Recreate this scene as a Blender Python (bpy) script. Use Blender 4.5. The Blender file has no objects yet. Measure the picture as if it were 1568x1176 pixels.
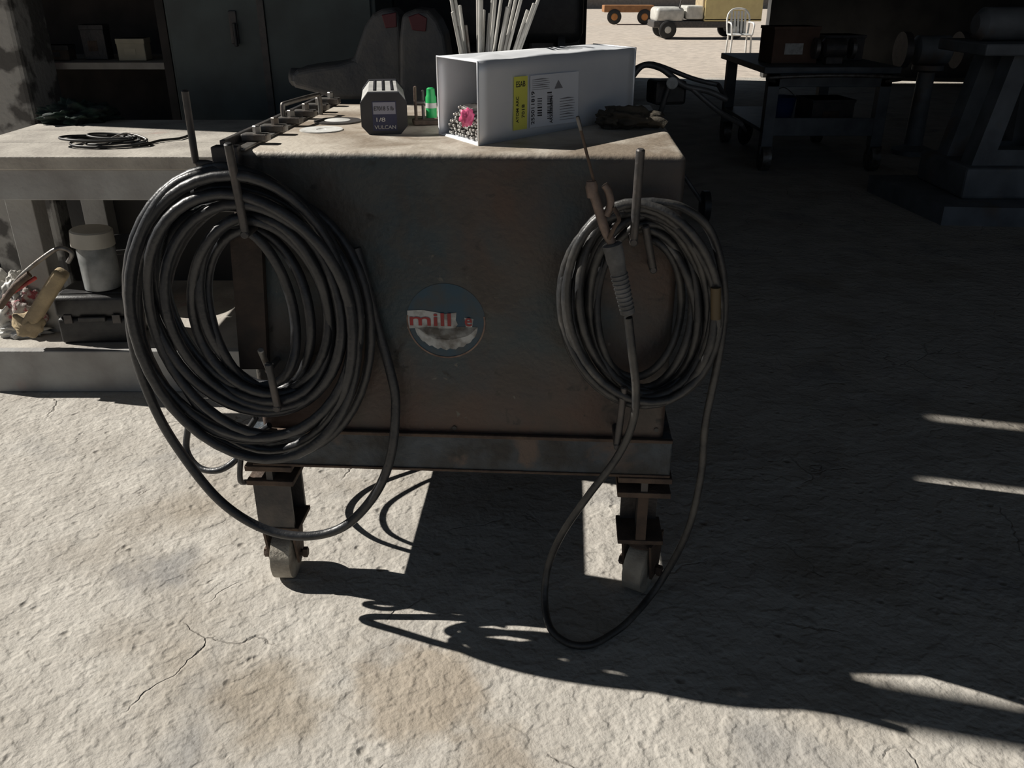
import bpy, bmesh, math, random
from mathutils import Vector, Matrix, noise
random.seed(4)
C=bpy.context
# ---------- camera survey model (1568x1176 working frame, same 4:3 as 2212x1659) ----------
TH=math.radians(25.0); FPX=1313.0; H=1.4
CAM=Vector((0,0,H))
FW=Vector((0,math.cos(TH),-math.sin(TH))); UP=Vector((0,math.sin(TH),math.cos(TH))); RT=Vector((1,0,0))
def ray(u,v): return FW+RT*((u-784)/FPX)+UP*((588-v)/FPX)
def PZ(u,v,z):
    d=ray(u,v); return CAM+d*((z-H)/d.z)
def PY(u,v,y):
    d=ray(u,v); return CAM+d*(y/d.y)
def PP(u,v,p0,n):
    d=ray(u,v); return CAM+d*((p0-CAM).dot(n)/d.dot(n))
PSI=math.radians(3.43)
LX=Vector((math.cos(PSI),-math.sin(PSI),0)); LY=Vector((math.sin(PSI),math.cos(PSI),0))
M0=Vector((-0.1,1.773,0))
def ML(x,y,z): return M0+LX*x+LY*y+Vector((0,0,z))
def PF(u,v,off=0.0): return PP(u,v,M0-LY*off,LY)
# ---------- materials ----------
def mat(name,col,rough=0.6,metal=0.0,col2=None,scale=8,bump=0.0,bscale=40,contrast=(0.35,0.65),rust=None,rscale=5,rthr=(0.55,0.7),spec=0.5):
    m=bpy.data.materials.new(name); m.use_nodes=True
    nt=m.node_tree; N=nt.nodes; L=nt.links; b=N['Principled BSDF']
    b.inputs['Roughness'].default_value=rough; b.inputs['Metallic'].default_value=metal
    b.inputs['Specular IOR Level'].default_value=spec
    tc=N.new('ShaderNodeTexCoord')
    def nz(s,det=6,dist=0):
        n=N.new('ShaderNodeTexNoise'); n.inputs['Scale'].default_value=s; n.inputs['Detail'].default_value=det; n.inputs['Distortion'].default_value=dist
        L.new(tc.outputs['Object'],n.inputs['Vector']); return n
    def mix(f,a,bb):
        x=N.new('ShaderNodeMix'); x.data_type='RGBA'
        L.new(f,x.inputs[0])
        for i,c in ((6,a),(7,bb)):
            if isinstance(c,tuple): x.inputs[i].default_value=(*c,1)
            else: L.new(c,x.inputs[i])
        return x.outputs[2]
    def ramp(o,a,bb):
        r=N.new('ShaderNodeMapRange'); r.inputs[1].default_value=a; r.inputs[2].default_value=bb; L.new(o,r.inputs[0]); return r.outputs[0]
    c2=col2 or tuple(x*0.75 for x in col)
    cur=mix(ramp(nz(scale).outputs[0],*contrast),col,c2)
    if rust:
        cur=mix(ramp(nz(rscale,9,0.4).outputs[0],*rthr),cur,rust)
    L.new(cur,b.inputs['Base Color'])
    if bump>0:
        bp=N.new('ShaderNodeBump'); bp.inputs['Strength'].default_value=bump; bp.inputs['Distance'].default_value=0.01
        L.new(nz(bscale).outputs[0],bp.inputs['Height']); L.new(bp.outputs[0],b.inputs['Normal'])
    return m
cable_m=mat('rubber_cable',(0.016,0.018,0.022),0.40,0,(0.04,0.04,0.042),30,0.15,120,(0.4,0.8),spec=0.55)
cable2_m=mat('rubber_cable_dusty',(0.022,0.023,0.025),0.43,0,(0.07,0.066,0.06),22,0.15,120,(0.42,0.75),spec=0.55)
steel_d=mat('dark_steel',(0.06,0.06,0.062),0.5,0.5,(0.1,0.09,0.085),20,0.2,80)
steel_g=mat('bare_steel',(0.25,0.245,0.235),0.45,0.7,(0.13,0.11,0.095),25,0.15,90)
rusty=mat('rusty_steel',(0.13,0.09,0.065),0.8,0.2,(0.07,0.05,0.04),18,0.4,90)
black=mat('black_plastic',(0.015,0.015,0.017),0.45,0,(0.03,0.03,0.03),30,0.1,200)
white=mat('white_paint',(0.6,0.6,0.58),0.6,0,(0.35,0.34,0.32),30,0.1,100,(0.45,0.75))
decalw=mat('decal_white',(0.46,0.47,0.46),0.6,0,(0.16,0.15,0.135),38,0.1,100,(0.42,0.66))
red_m=mat('red_letters',(0.35,0.03,0.03),0.6,0,(0.2,0.03,0.03),30)
blue_m=mat('faded_blue_decal',(0.015,0.055,0.09),0.5,0,(0.04,0.052,0.06),25,0,50,(0.4,0.7))
rubber_w=mat('caster_tread',(0.42,0.39,0.33),0.85,0,(0.26,0.23,0.19),22,0.4,90,(0.3,0.7))
wood_m=mat('bench_wood',(0.46,0.43,0.38),0.8,0,(0.29,0.265,0.235),6,0.3,60,rust=(0.33,0.16,0.13),rscale=2.3,rthr=(0.62,0.74))
paintw=mat('bench_paint',(0.38,0.38,0.37),0.7,0,(0.25,0.24,0.23),5,0.2,60,rust=(0.34,0.16,0.14),rscale=3,rthr=(0.62,0.75))
def machine_mat():
    m=mat('machine_paint',(0.038,0.056,0.064),0.5,0.1,(0.070,0.070,0.064),5,0.25,70,(0.4,0.60),rust=(0.085,0.055,0.040),rscale=3.2,rthr=(0.52,0.68))
    nt=m.node_tree;N=nt.nodes;L=nt.links;b=N['Principled BSDF']
    src=b.inputs['Base Color'].links[0].from_socket
    g=N.new('ShaderNodeNewGeometry'); s=N.new('ShaderNodeSeparateXYZ'); L.new(g.outputs['Position'],s.inputs[0])
    def noi(sc,a,bb,det=9,dist=0.6):
        n=N.new('ShaderNodeTexNoise'); n.inputs['Scale'].default_value=sc; n.inputs['Detail'].default_value=det; n.inputs['Distortion'].default_value=dist; L.new(g.outputs['Position'],n.inputs['Vector'])
        r=N.new('ShaderNodeMapRange'); L.new(n.outputs[0],r.inputs[0]); r.inputs[1].default_value=a; r.inputs[2].default_value=bb; return n.outputs[0],r.outputs[0]
    def mx(f,a,c):
        x=N.new('ShaderNodeMix'); x.data_type='RGBA'; L.new(f,x.inputs[0])
        for i,cc in ((6,a),(7,c)):
            if isinstance(cc,tuple): x.inputs[i].default_value=(*cc,1)
            else: L.new(cc,x.inputs[i])
        return x.outputs[2]
    nz,_=noi(6,0,1)
    ma=N.new('ShaderNodeMath'); ma.operation='MULTIPLY_ADD'; L.new(nz,ma.inputs[0]); ma.inputs[1].default_value=0.55; L.new(s.outputs[2],ma.inputs[2])
    r=N.new('ShaderNodeMapRange'); L.new(ma.outputs[0],r.inputs[0]); r.inputs[1].default_value=1.00; r.inputs[2].default_value=0.74; r.inputs[3].default_value=0; r.inputs[4].default_value=0.85
    c=mx(r.outputs[0],src,(0.085,0.046,0.032))
    _,sp3=noi(11,0.50,0.75); c=mx(sp3,c,(0.055,0.046,0.038))
    _,sp=noi(34,0.68,0.74); c=mx(sp,c,(0.115,0.11,0.095))
    _,sp2=noi(17,0.62,0.70); c=mx(sp2,c,(0.022,0.02,0.018))
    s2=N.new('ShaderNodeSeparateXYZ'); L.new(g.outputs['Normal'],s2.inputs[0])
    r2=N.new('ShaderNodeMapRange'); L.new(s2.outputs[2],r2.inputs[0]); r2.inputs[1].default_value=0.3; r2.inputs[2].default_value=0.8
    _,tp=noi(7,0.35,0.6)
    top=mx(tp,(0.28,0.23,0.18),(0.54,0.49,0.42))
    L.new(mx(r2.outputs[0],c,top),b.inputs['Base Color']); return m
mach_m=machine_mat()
rail_m=mat('rail_paint',(0.06,0.075,0.09),0.55,0.1,(0.025,0.025,0.025),14,0.5,60,rust=(0.11,0.08,0.065),rscale=9,rthr=(0.58,0.68))
# ---------- builders ----------
def link(o): C.scene.collection.objects.link(o); return o
def mesh_obj(name,verts,faces,m,smooth=False):
    me=bpy.data.meshes.new(name); me.from_pydata([tuple(v) for v in verts],[],faces); me.update()
    bm=bmesh.new(); bm.from_mesh(me); bmesh.ops.recalc_face_normals(bm,faces=bm.faces); bm.to_mesh(me); bm.free()
    if m: me.materials.append(m)
    if smooth: me.polygons.foreach_set('use_smooth',[True]*len(me.polygons))
    return link(bpy.data.objects.new(name,me))
def box(name,c,s,m,rz=0,bev=0.0,rot=None,seg=2):
    bm=bmesh.new(); bmesh.ops.create_cube(bm,size=1)
    bmesh.ops.scale(bm,vec=Vector(s),verts=bm.verts)
    if bev>0: bmesh.ops.bevel(bm,geom=bm.edges[:],offset=bev,segments=seg,affect='EDGES',profile=0.5)
    me=bpy.data.meshes.new(name); bm.to_mesh(me); bm.free(); me.materials.append(m)
    o=link(bpy.data.objects.new(name,me)); o.location=Vector(c)
    o.rotation_euler=rot if rot else (0,0,rz)
    if bev>0 and seg>2: me.polygons.foreach_set('use_smooth',[True]*len(me.polygons))
    return o
def lbox(name,x0,x1,y0,y1,z0,z1,m,bev=0.0):
    return box(name,ML((x0+x1)/2,(y0+y1)/2,(z0+z1)/2),(x1-x0,y1-y0,z1-z0),m,-PSI,bev)
def wbox(name,x0,x1,y0,y1,z0,z1,m,bev=0.0):
    return box(name,((x0+x1)/2,(y0+y1)/2,(z0+z1)/2),(x1-x0,y1-y0,z1-z0),m,0,bev)
def hexa(name,p,m):
    return mesh_obj(name,p,[(0,1,2,3),(4,5,6,7),(0,1,5,4),(1,2,6,5),(2,3,7,6),(3,0,4,7)],m)
def frame_of(d):
    d=d.normalized(); a=Vector((0,0,1)) if abs(d.z)<0.9 else Vector((1,0,0))
    x=d.cross(a).normalized(); return x,d.cross(x).normalized()
def lathe(name,p,axis,prof,m,n=32,smooth=True):
    axis=Vector(axis).normalized(); x,y=frame_of(axis); vs=[];fs=[]
    for a,r in prof:
        for k in range(n):
            t=2*math.pi*k/n; vs.append(Vector(p)+axis*a+(x*math.cos(t)+y*math.sin(t))*r)
    for i in range(len(prof)-1):
        for k in range(n):
            fs.append((i*n+k,i*n+(k+1)%n,(i+1)*n+(k+1)%n,(i+1)*n+k))
    fs.append(tuple(range(n))); fs.append(tuple(range((len(prof)-1)*n,len(prof)*n)))
    o=mesh_obj(name,vs,fs,m,smooth)
    if smooth:
        try: o.data.set_sharp_from_angle(angle=math.radians(35))
        except Exception: pass
    return o
def rod(name,a,b,r,m,n=12):
    a=Vector(a);b=Vector(b); L=(b-a).length; e=min(r*0.3,L*0.1)
    return lathe(name,a,b-a,[(0,r-e),(e,r),(L-e,r),(L,r-e)],m,n)
def cat(pts,n=8,cyc=False):
    out=[];P=pts;N=len(P)
    for i in range(N if cyc else N-1):
        if cyc: p0,p1,p2,p3=P[(i-1)%N],P[i],P[(i+1)%N],P[(i+2)%N]
        else: p0,p1,p2,p3=P[max(i-1,0)],P[i],P[i+1],P[min(i+2,N-1)]
        for k in range(n):
            t=k/n
            out.append(0.5*((2*p1)+(p2-p0)*t+(2*p0-5*p1+4*p2-p3)*t*t+(3*p1-p0-3*p2+p3)*t**3))
    if not cyc: out.append(P[-1].copy())
    return out
def tube(name,pts,r,m,n=8,cyc=False,res=3):
    pts=[Vector(p) for p in pts]
    if n>1: pts=cat(pts,n,cyc)
    cu=bpy.data.curves.new(name,'CURVE'); cu.dimensions='3D'; cu.bevel_depth=r; cu.bevel_resolution=res; cu.use_fill_caps=True
    s=cu.splines.new('POLY'); s.points.add(len(pts)-1)
    for i,p in enumerate(pts): s.points[i].co=(*p,1)
    s.use_cyclic_u=cyc
    o=bpy.data.objects.new(name+'_c',cu); link(o)
    C.view_layer.update()
    me=bpy.data.meshes.new_from_object(o.evaluated_get(C.evaluated_depsgraph_get())); bpy.data.objects.remove(o)
    me.name=name; me.materials.clear(); me.materials.append(m)
    me.polygons.foreach_set('use_smooth',[True]*len(me.polygons))
    return link(bpy.data.objects.new(name,me))
def blob(name,c,s,m,amp=0.25,fr=2.0,seed=0,sub=4,flat=None):
    bm=bmesh.new(); bmesh.ops.create_icosphere(bm,subdivisions=sub,radius=1)
    for v in bm.verts:
        d=v.co.normalized(); k=1+amp*noise.noise(d*fr+Vector((seed*7.3,seed,0)))+amp*0.5*noise.noise(d*fr*3+Vector((seed,0,3)))
        v.co=Vector((d.x*s[0]*k,d.y*s[1]*k,d.z*s[2]*k))
        if flat is not None and v.co.z<flat: v.co.z=flat
        v.co+=Vector(c)
    me=bpy.data.meshes.new(name); bm.to_mesh(me); bm.free(); me.materials.append(m)
    me.polygons.foreach_set('use_smooth',[True]*len(me.polygons))
    return link(bpy.data.objects.new(name,me))
def group(name,objs,loc):
    e=bpy.data.objects.new(name,None); e.empty_display_size=0.1; e.location=Vector(loc); link(e)
    C.view_layer.update()
    for o in objs:
        o.parent=e; o.matrix_parent_inverse=e.matrix_world.inverted()
    return e
def quad(name,ps,m): return mesh_obj(name,ps,[tuple(range(len(ps)))],m)
def text_mesh(name,txt,org,ex,ey,w,h,m,lift):
    cu=bpy.data.curves.new(name,'FONT'); cu.body=txt; cu.offset=0.012
    o=bpy.data.objects.new(name+'_t',cu); link(o); C.view_layer.update()
    me=bpy.data.meshes.new_from_object(o.evaluated_get(C.evaluated_depsgraph_get())); bpy.data.objects.remove(o)
    xs=[v.co.x for v in me.vertices]; ys=[v.co.y for v in me.vertices]
    x0,x1,y0,y1=min(xs),max(xs),min(ys),max(ys); nrm=ex.cross(ey).normalized()
    for v in me.vertices:
        v.co=org+ex*((v.co.x-x0)/(x1-x0)*w)+ey*((v.co.y-y0)/(y1-y0)*h)+nrm*lift
    me.materials.clear(); me.materials.append(m)
    return link(bpy.data.objects.new(name,me))

# ================= ROOM =================
def floor_mat():
    m=bpy.data.materials.new('rough_concrete'); m.use_nodes=True; nt=m.node_tree;N=nt.nodes;L=nt.links;b=N['Principled BSDF']
    b.inputs['Roughness'].default_value=0.92; b.inputs['Specular IOR Level'].default_value=0.15
    g=N.new('ShaderNodeNewGeometry')
    def nz(s,det=5,dist=0):
        n=N.new('ShaderNodeTexNoise'); n.inputs['Scale'].default_value=s; n.inputs['Detail'].default_value=det; n.inputs['Distortion'].default_value=dist
        L.new(g.outputs['Position'],n.inputs['Vector']); return n.outputs[0]
    def mr(o,a,bb,c=0,d=1,sm=False):
        r=N.new('ShaderNodeMapRange'); L.new(o,r.inputs[0])
        if sm: r.interpolation_type='SMOOTHSTEP'
        for i,x in enumerate((a,bb,c,d)): r.inputs[i+1].default_value=x
        return r.outputs[0]
    def mix(f,a,bb):
        x=N.new('ShaderNodeMix'); x.data_type='RGBA'; L.new(f,x.inputs[0])
        for i,c in ((6,a),(7,bb)):
            if isinstance(c,tuple): x.inputs[i].default_value=(*c,1)
            else: L.new(c,x.inputs[i])
        return x.outputs[2]
    def mth(op,a,bb):
        x=N.new('ShaderNodeMath'); x.operation=op
        for i,c in enumerate((a,bb)):
            if isinstance(c,(int,float)): x.inputs[i].default_value=c
            else: L.new(c,x.inputs[i])
        return x.outputs[0]
    c=mix(mr(nz(5,8),0.35,0.68),(0.455,0.43,0.39),(0.365,0.34,0.305))
    c=mix(mr(nz(1.7,4),0.54,0.70),c,(0.31,0.275,0.23))
    c=mix(mr(nz(2.6,7,0.5),0.58,0.70,0,0.6),c,(0.235,0.232,0.23))
    c=mix(mr(nz(60,3),0.60,0.75,0,0.4),c,(0.25,0.22,0.19))
    for (sx,sy,rr,col) in ((-0.20,1.42,0.17,(0.27,0.215,0.155)),(-0.52,1.37,0.14,(0.27,0.225,0.17)),(-0.93,1.84,0.11,(0.19,0.19,0.195)),(-0.03,1.20,0.13,(0.26,0.215,0.165))):
        vd=N.new('ShaderNodeVectorMath'); vd.operation='DISTANCE'; L.new(g.outputs['Position'],vd.inputs[0]); vd.inputs[1].default_value=(sx,sy,0)
        dd=mth('ADD',vd.outputs['Value'],mth('MULTIPLY',nz(11,5),0.2))
        c=mix(mr(dd,rr+0.12,rr+0.02,0,0.6,True),c,col)
    v=N.new('ShaderNodeTexVoronoi'); v.inputs['Scale'].default_value=18; v.inputs['Randomness'].default_value=1; L.new(g.outputs['Position'],v.inputs['Vector'])
    pit=mth('MULTIPLY',mr(v.outputs['Distance'],0.05,0.26,1,0,True),mr(nz(9,3),0.52,0.60))
    off=N.new('ShaderNodeVectorMath'); off.operation='MULTIPLY_ADD'
    n3=N.new('ShaderNodeTexNoise'); n3.inputs['Scale'].default_value=5; n3.inputs['Detail'].default_value=5; L.new(g.outputs['Position'],n3.inputs['Vector'])
    L.new(n3.outputs[1],off.inputs[0]); off.inputs[1].default_value=(0.2,0.2,0.2); L.new(g.outputs['Position'],off.inputs[2])
    v2=N.new('ShaderNodeTexVoronoi'); v2.feature='DISTANCE_TO_EDGE'; v2.inputs['Scale'].default_value=2.2; L.new(off.outputs[0],v2.inputs['Vector'])
    crack=mth('MULTIPLY',mr(v2.outputs['Distance'],0.0,0.010,1,0),mr(nz(2.3,2),0.54,0.60))
    c=mix(mth('MULTIPLY',crack,0.35),c,(0.14,0.12,0.10))
    c=mix(mth('MULTIPLY',pit,0.4),c,(0.20,0.18,0.15))
    L.new(c,b.inputs['Base Color'])
    h=mth('ADD',mth('MULTIPLY',nz(30,5),0.7),mth('MULTIPLY',nz(9,3),0.9))
    h=mth('ADD',h,mth('MULTIPLY',nz(90,4),0.28))
    h=mth('ADD',h,mth('MULTIPLY',mr(nz(19,2),0.47,0.60,0,1,True),0.24))
    h=mth('SUBTRACT',h,mth('MULTIPLY',pit,0.75)); h=mth('SUBTRACT',h,mth('MULTIPLY',crack,0.6))
    bp=N.new('ShaderNodeBump'); bp.inputs['Strength'].default_value=0.55; bp.inputs['Distance'].default_value=0.018
    L.new(h,bp.inputs['Height']); L.new(bp.outputs[0],b.inputs['Normal'])
    return m
fm=floor_mat()
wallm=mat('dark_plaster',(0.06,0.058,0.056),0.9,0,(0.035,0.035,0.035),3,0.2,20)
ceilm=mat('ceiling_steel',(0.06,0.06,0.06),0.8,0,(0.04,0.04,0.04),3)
outm=mat('gravel_ground',(0.52,0.45,0.38),0.95,0,(0.38,0.33,0.28),6,0.5,30)
wbox('floor',-3.2,9,-4,15,-0.1,0,fm)
wbox('ground_outside',-60,60,15,90,-0.12,-0.01,outm)
wbox('ground_yard',-60,-3.2,-40,15,-0.12,-0.01,outm)
wbox('ground_forecourt',-3.2,60,-40,-4,-0.12,-0.01,outm)
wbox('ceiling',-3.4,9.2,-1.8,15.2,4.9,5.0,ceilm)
JY=4.05; LINT=4.35
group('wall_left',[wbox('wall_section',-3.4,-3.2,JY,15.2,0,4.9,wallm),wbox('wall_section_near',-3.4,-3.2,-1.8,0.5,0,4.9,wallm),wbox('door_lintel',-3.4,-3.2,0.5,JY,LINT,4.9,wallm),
  wbox('corner_plate',-3.3,-3.28,3.30,3.452,3.02,LINT,wallm),wbox('sun_blocker_b',-3.3,-3.28,3.488,3.94,3.02,LINT,wallm),wbox('corner_plate_c',-3.3,-3.28,3.97,JY,3.02,LINT,wallm),  # plates added out of view, slits between, to shade floor right of machine
  wbox('sun_blocker_d',-3.3,-3.28,3.452,3.488,3.02,3.82,wallm),wbox('sun_blocker_e',-3.3,-3.28,3.94,3.97,3.02,4.0,wallm),  # added fillers shorten the slits, leaving only thin slivers of sun
  wbox('floor_shade_plate',-3.3,-3.28,2.37,2.50,3.30,LINT,wallm)],(-3.3,8,0))  # added out of view to extend the floor shade at lower right
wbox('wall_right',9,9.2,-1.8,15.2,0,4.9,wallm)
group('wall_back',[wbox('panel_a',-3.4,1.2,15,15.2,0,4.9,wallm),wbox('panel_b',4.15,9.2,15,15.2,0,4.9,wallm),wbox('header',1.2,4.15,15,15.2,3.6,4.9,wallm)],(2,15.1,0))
flake=mat('flaking_paint',(0.36,0.35,0.33),0.9,0,(0.10,0.095,0.09),9,0.5,30,(0.45,0.55))
wbox('column_post',-2.45,-2.12,3.95,4.25,0,4.9,flake,0.02)

# ================= WELDING MACHINE =================
parts=[]
bm=bmesh.new(); bmesh.ops.create_cube(bm,size=1)
TOPZ=1.09; BX0,BX1=-0.495,0.452
bmesh.ops.scale(bm,vec=Vector((BX1-BX0,0.77,TOPZ-0.35)),verts=bm.verts)
def emz(e): return (e.verts[0].co.z+e.verts[1].co.z)/2
bmesh.ops.bevel(bm,geom=[e for e in bm.edges if emz(e)>-0.1],offset=0.016,segments=4,affect='EDGES',profile=0.5)
bm.normal_update()
low=[f for f in bm.faces if f.normal.z<-0.9]; bmesh.ops.delete(bm,geom=low,context='FACES')  # bottom left open so sun from the added side slot reaches the floor
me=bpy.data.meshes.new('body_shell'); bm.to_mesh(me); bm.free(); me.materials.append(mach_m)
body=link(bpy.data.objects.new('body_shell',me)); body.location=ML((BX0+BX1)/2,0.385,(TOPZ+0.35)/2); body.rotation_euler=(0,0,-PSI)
sm=body.modifiers.new('s','SOLIDIFY'); sm.thickness=0.004; sm.offset=-1
cut=lbox('cut',BX0-0.05,BX0+0.05,0.22,0.69,0.645,0.81,black)  # invented slot in the left side, lets sun through to a floor patch
bo=body.modifiers.new('b','BOOLEAN'); bo.object=cut; bo.operation='DIFFERENCE'; bo.solver='EXACT'
C.view_layer.update()
nm=bpy.data.meshes.new_from_object(body.evaluated_get(C.evaluated_depsgraph_get()))
body.modifiers.clear(); body.data=nm; bpy.data.objects.remove(cut)
nm.polygons.foreach_set('use_smooth',[True]*len(nm.polygons))
try: nm.set_sharp_from_angle(angle=math.radians(30))
except Exception: pass
parts.append(body)
parts.append(lbox('base_rail_front',-0.525,0.472,-0.012,0.03,0.349,0.447,rail_m,0.004))
parts.append(lbox('base_rail_back',-0.525,0.472,0.74,0.782,0.349,0.447,rail_m,0.004))
parts.append(lbox('base_rail_side_l',-0.525,-0.49,0.03,0.74,0.349,0.40,rail_m,0.004))
parts.append(lbox('base_rail_side_r',0.445,0.472,0.03,0.74,0.349,0.447,rail_m,0.004))
parts.append(lbox('rail_lip',-0.50,0.472,-0.015,-0.004,0.440,0.449,rusty,0.002))
parts.append(lbox('rail_foot',-0.525,0.472,-0.016,-0.010,0.349,0.356,rusty,0.002))
for (u,v) in ((696,655),(1005,658)):
    p=PF(u,v,0.001); parts.append(lathe('bolt_hole',p,-LY,[(0,0.005),(0.002,0.005)],black,12))
q=[PF(356,352,.004),PF(404,352,.004),PF(414,560,.004),PF(372,560,.004)]
hangm=mat('hanger_plate_rust',(0.06,0.043,0.034),0.8,0.2,(0.03,0.025,0.022),14,0.4,70)
parts.append(hexa('hanger_plate',q+[x-LY*0.02 for x in q],hangm))
for sx,x0,x1 in ((-1,-0.545,-0.43),(1,0.352,0.478)):
    parts.append(lbox('skid_top',x0,x1,-0.02,0.80,0.335,0.349,rusty,0.002))
    parts.append(lbox('skid_flange',x0,x1,-0.02,0.80,0.295,0.309,rusty,0.002))
    xm=(x0+x1)/2
    parts.append(lbox('skid_web',xm-0.008,xm+0.008,-0.015,0.795,0.30,0.345,steel_d))
    for k,yy in enumerate((0.04,0.73)):
        parts.append(lbox('leg_web',xm-0.008,xm+0.008,yy-0.045,yy+0.045,0.17,0.30,steel_d))
        parts.append(lbox('leg_flange_a',xm-0.045,xm+0.045,yy-0.052,yy-0.042,0.17,0.297,steel_d) if sx<0 else lbox('leg_flange_a',xm-0.012,xm+0.012,yy-0.052,yy-0.042,0.17,0.297,rusty))
        parts.append(lbox('leg_flange_b',xm-0.045,xm+0.045,yy+0.042,yy+0.052,0.17,0.297,steel_d))
        parts.append(lbox('caster_plate',xm-0.055,xm+0.055,yy-0.055,yy+0.055,0.158,0.17,rusty,0.002))
        ang=(-PSI+0.04) if sx<0 else (-PSI-0.45)
        c=ML(xm+(0.0 if sx<0 else 0.01),yy-0.01,0.0)
        ax=Vector((math.cos(ang),math.sin(ang),0)); ay=Vector((-math.sin(ang),math.cos(ang),0))
        wc=c+Vector((0,0,0.066))
        W=0.027
        parts.append(lathe('caster_wheel',wc-ax*W,ax,[(0,0.025),(0.001,0.061),(0.003,0.066),(2*W-0.003,0.066),(2*W-0.001,0.061),(2*W,0.025)],rubber_w,40))
        parts.append(rod('axle',wc-ax*0.052,wc+ax*0.052,0.008,rusty))
        parts.append(rod('axle_nut_a',wc-ax*0.056,wc-ax*0.044,0.014,rusty,6)); parts.append(rod('axle_nut_b',wc+ax*0.044,wc+ax*0.056,0.014,rusty,6))
        for s in (-1,1):
            a=wc+ax*s*0.036
            q=[]
            for so_ in (-0.003,0.003):
                for (yy2,zz) in ((-0.022,-0.018),(0.022,-0.018),(0.045,0.092),(-0.045,0.092)):
                    q.append(a+ay*yy2+Vector((0,0,zz))+ax*so_)
            parts.append(hexa('caster_fork',q,rusty))
        parts.append(lathe('swivel',c+Vector((0,0,0.140)),(0,0,1),[(0,0.042),(0.004,0.045),(0.018,0.03)],rusty,24))
# round decal
lc=PF(683,492,0.0); lz=lc.z; lx=(lc-M0).dot(LX)
def lp(x,z,off=0.002): return ML(lx+x,-off,lz+z)
R=0.0875
parts.append(mesh_obj('decal_disc',[lp(R*math.cos(t),R*math.sin(t),0.001) for t in [k*math.pi/32 for k in range(64)]],[tuple(range(64))],blue_m))
cres=[]
for k in range(33):
    t=math.pi+math.pi*k/32; cres.append(lp(R*0.80*math.cos(t),-0.012+R*0.62*math.sin(t)*(1+0.05*math.sin(k*2.1)),0.0018))
edge=[]
rnd=random.Random(2)
for k in range(17):
    x=R*0.80*(1-2*k/16); edge.append(lp(x,-0.018-0.024*max(0,1-(x/(R*0.7))**2)+rnd.uniform(-0.006,0.006),0.0018))
parts.append(mesh_obj('decal_crescent',cres+edge,[tuple(range(len(cres)+len(edge)))],decalw))
ring=[]
for k in range(41):
    t=math.pi*0.95+math.pi*1.1*k/40; ring+= [lp(R*math.cos(t),R*math.sin(t),0.0022),lp(R*0.96*math.cos(t),R*0.96*math.sin(t),0.0022)]
parts.append(mesh_obj('decal_ring',ring,[(2*i,2*i+1,2*i+3,2*i+2) for i in range(40)],mat('decal_rust_rim',(0.26,0.18,0.14),0.7,0,(0.10,0.06,0.045),40)))
parts.append(quad('decal_band',[lp(-R*0.97,0.024),lp(-R*0.99,-0.018),lp(-0.03,-0.013),lp(-0.01,-0.017),lp(0.02,-0.015),lp(0.026,-0.006),lp(0.022,0.004),lp(0.024,0.022),lp(0.0,0.018),lp(-0.05,0.026)],decalw))
parts.append(quad('decal_band_chip',[lp(R*0.47,0.010),lp(R*0.50,-0.012),lp(R*0.66,-0.012),lp(R*0.70,0.008)],decalw))
parts.append(text_mesh('decal_text','mill',lp(-R*0.92,-0.010,0),LX,Vector((0,0,1)),0.092,0.030,red_m,0.0035))
parts.append(text_mesh('decal_letter','e',lp(R*0.48,-0.010,0),LX,Vector((0,0,1)),0.016,0.020,red_m,0.0035))
parts.append(lbox('side_angle',-0.497,-0.485,-0.01,0.78,TOPZ-0.05,TOPZ+0.022,steel_d,0.002))
parts.append(lbox('side_angle_flat',-0.49,-0.445,-0.01,0.78,TOPZ,TOPZ+0.006,steel_g,0.002))
for k in range(6):
    y=0.07+k*0.125
    parts.append(lbox('lug',-0.482,-0.425,y,y+0.03,TOPZ+0.006,TOPZ+0.022,steel_g,0.003))
    p=ML(-0.45,y+0.015,TOPZ+0.02); parts.append(rod('lug_bolt',p,p+Vector((0,0,0.018)),0.009,steel_g,6))
parts.append(tube('lift_handle',[ML(-0.47,0.34,TOPZ+.01),ML(-0.47,0.34,TOPZ+0.045),ML(-0.465,0.36,TOPZ+0.05),ML(-0.44,0.52,TOPZ+0.05),ML(-0.435,0.54,TOPZ+0.045),ML(-0.435,0.54,TOPZ)],0.006,steel_g,4))
parts.append(lbox('front_angle_bracket',-0.51,-0.455,-0.03,0.0,TOPZ-0.045,TOPZ+0.012,steel_d,0.003))
parts.append(lbox('edge_strip_right',0.40,0.44,0.55,0.74,TOPZ,TOPZ+0.006,white,0.001))
def hook(nm,tip,base,base_off,tip_off,w=0.008,m=steel_g):
    b=PF(*base,base_off); t=PF(*tip,tip_off)
    root=b+LY*(base_off+0.005)
    parts.append(rod(nm+'_arm',root,b-LY*0.01,w,m)); parts.append(rod(nm+'_bar',b,t,w,m))
hook('hook_lt',(349,219),(376,358),0.11,0.15,0.0085,steel_d)
hook('hook_ll',(411,556),(425,624),0.11,0.13,0.0085,steel_d)
hook('hook_ll2',(399,536),(412,566),0.06,0.13,0.007)
hook('hook_rt',(981,228),(970,370),0.11,0.14,0.0085,steel_d)
hook('hook_rt2',(988,345),(1000,412),0.05,0.09,0.008,steel_d)
hook('hook_rl',(956,592),(945,682),0.09,0.11,0.008,steel_d)
parts.append(rod('side_post',PF(300,250,-0.02),PF(283,138,-0.0),0.0075,steel_d)); parts.append(rod('side_post_arm',PF(300,250,-0.02),ML(-0.49,0.02,PF(300,250,-0.02).z),0.0075,steel_d))
group('welding_machine',parts,ML(0,0.38,0))

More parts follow.
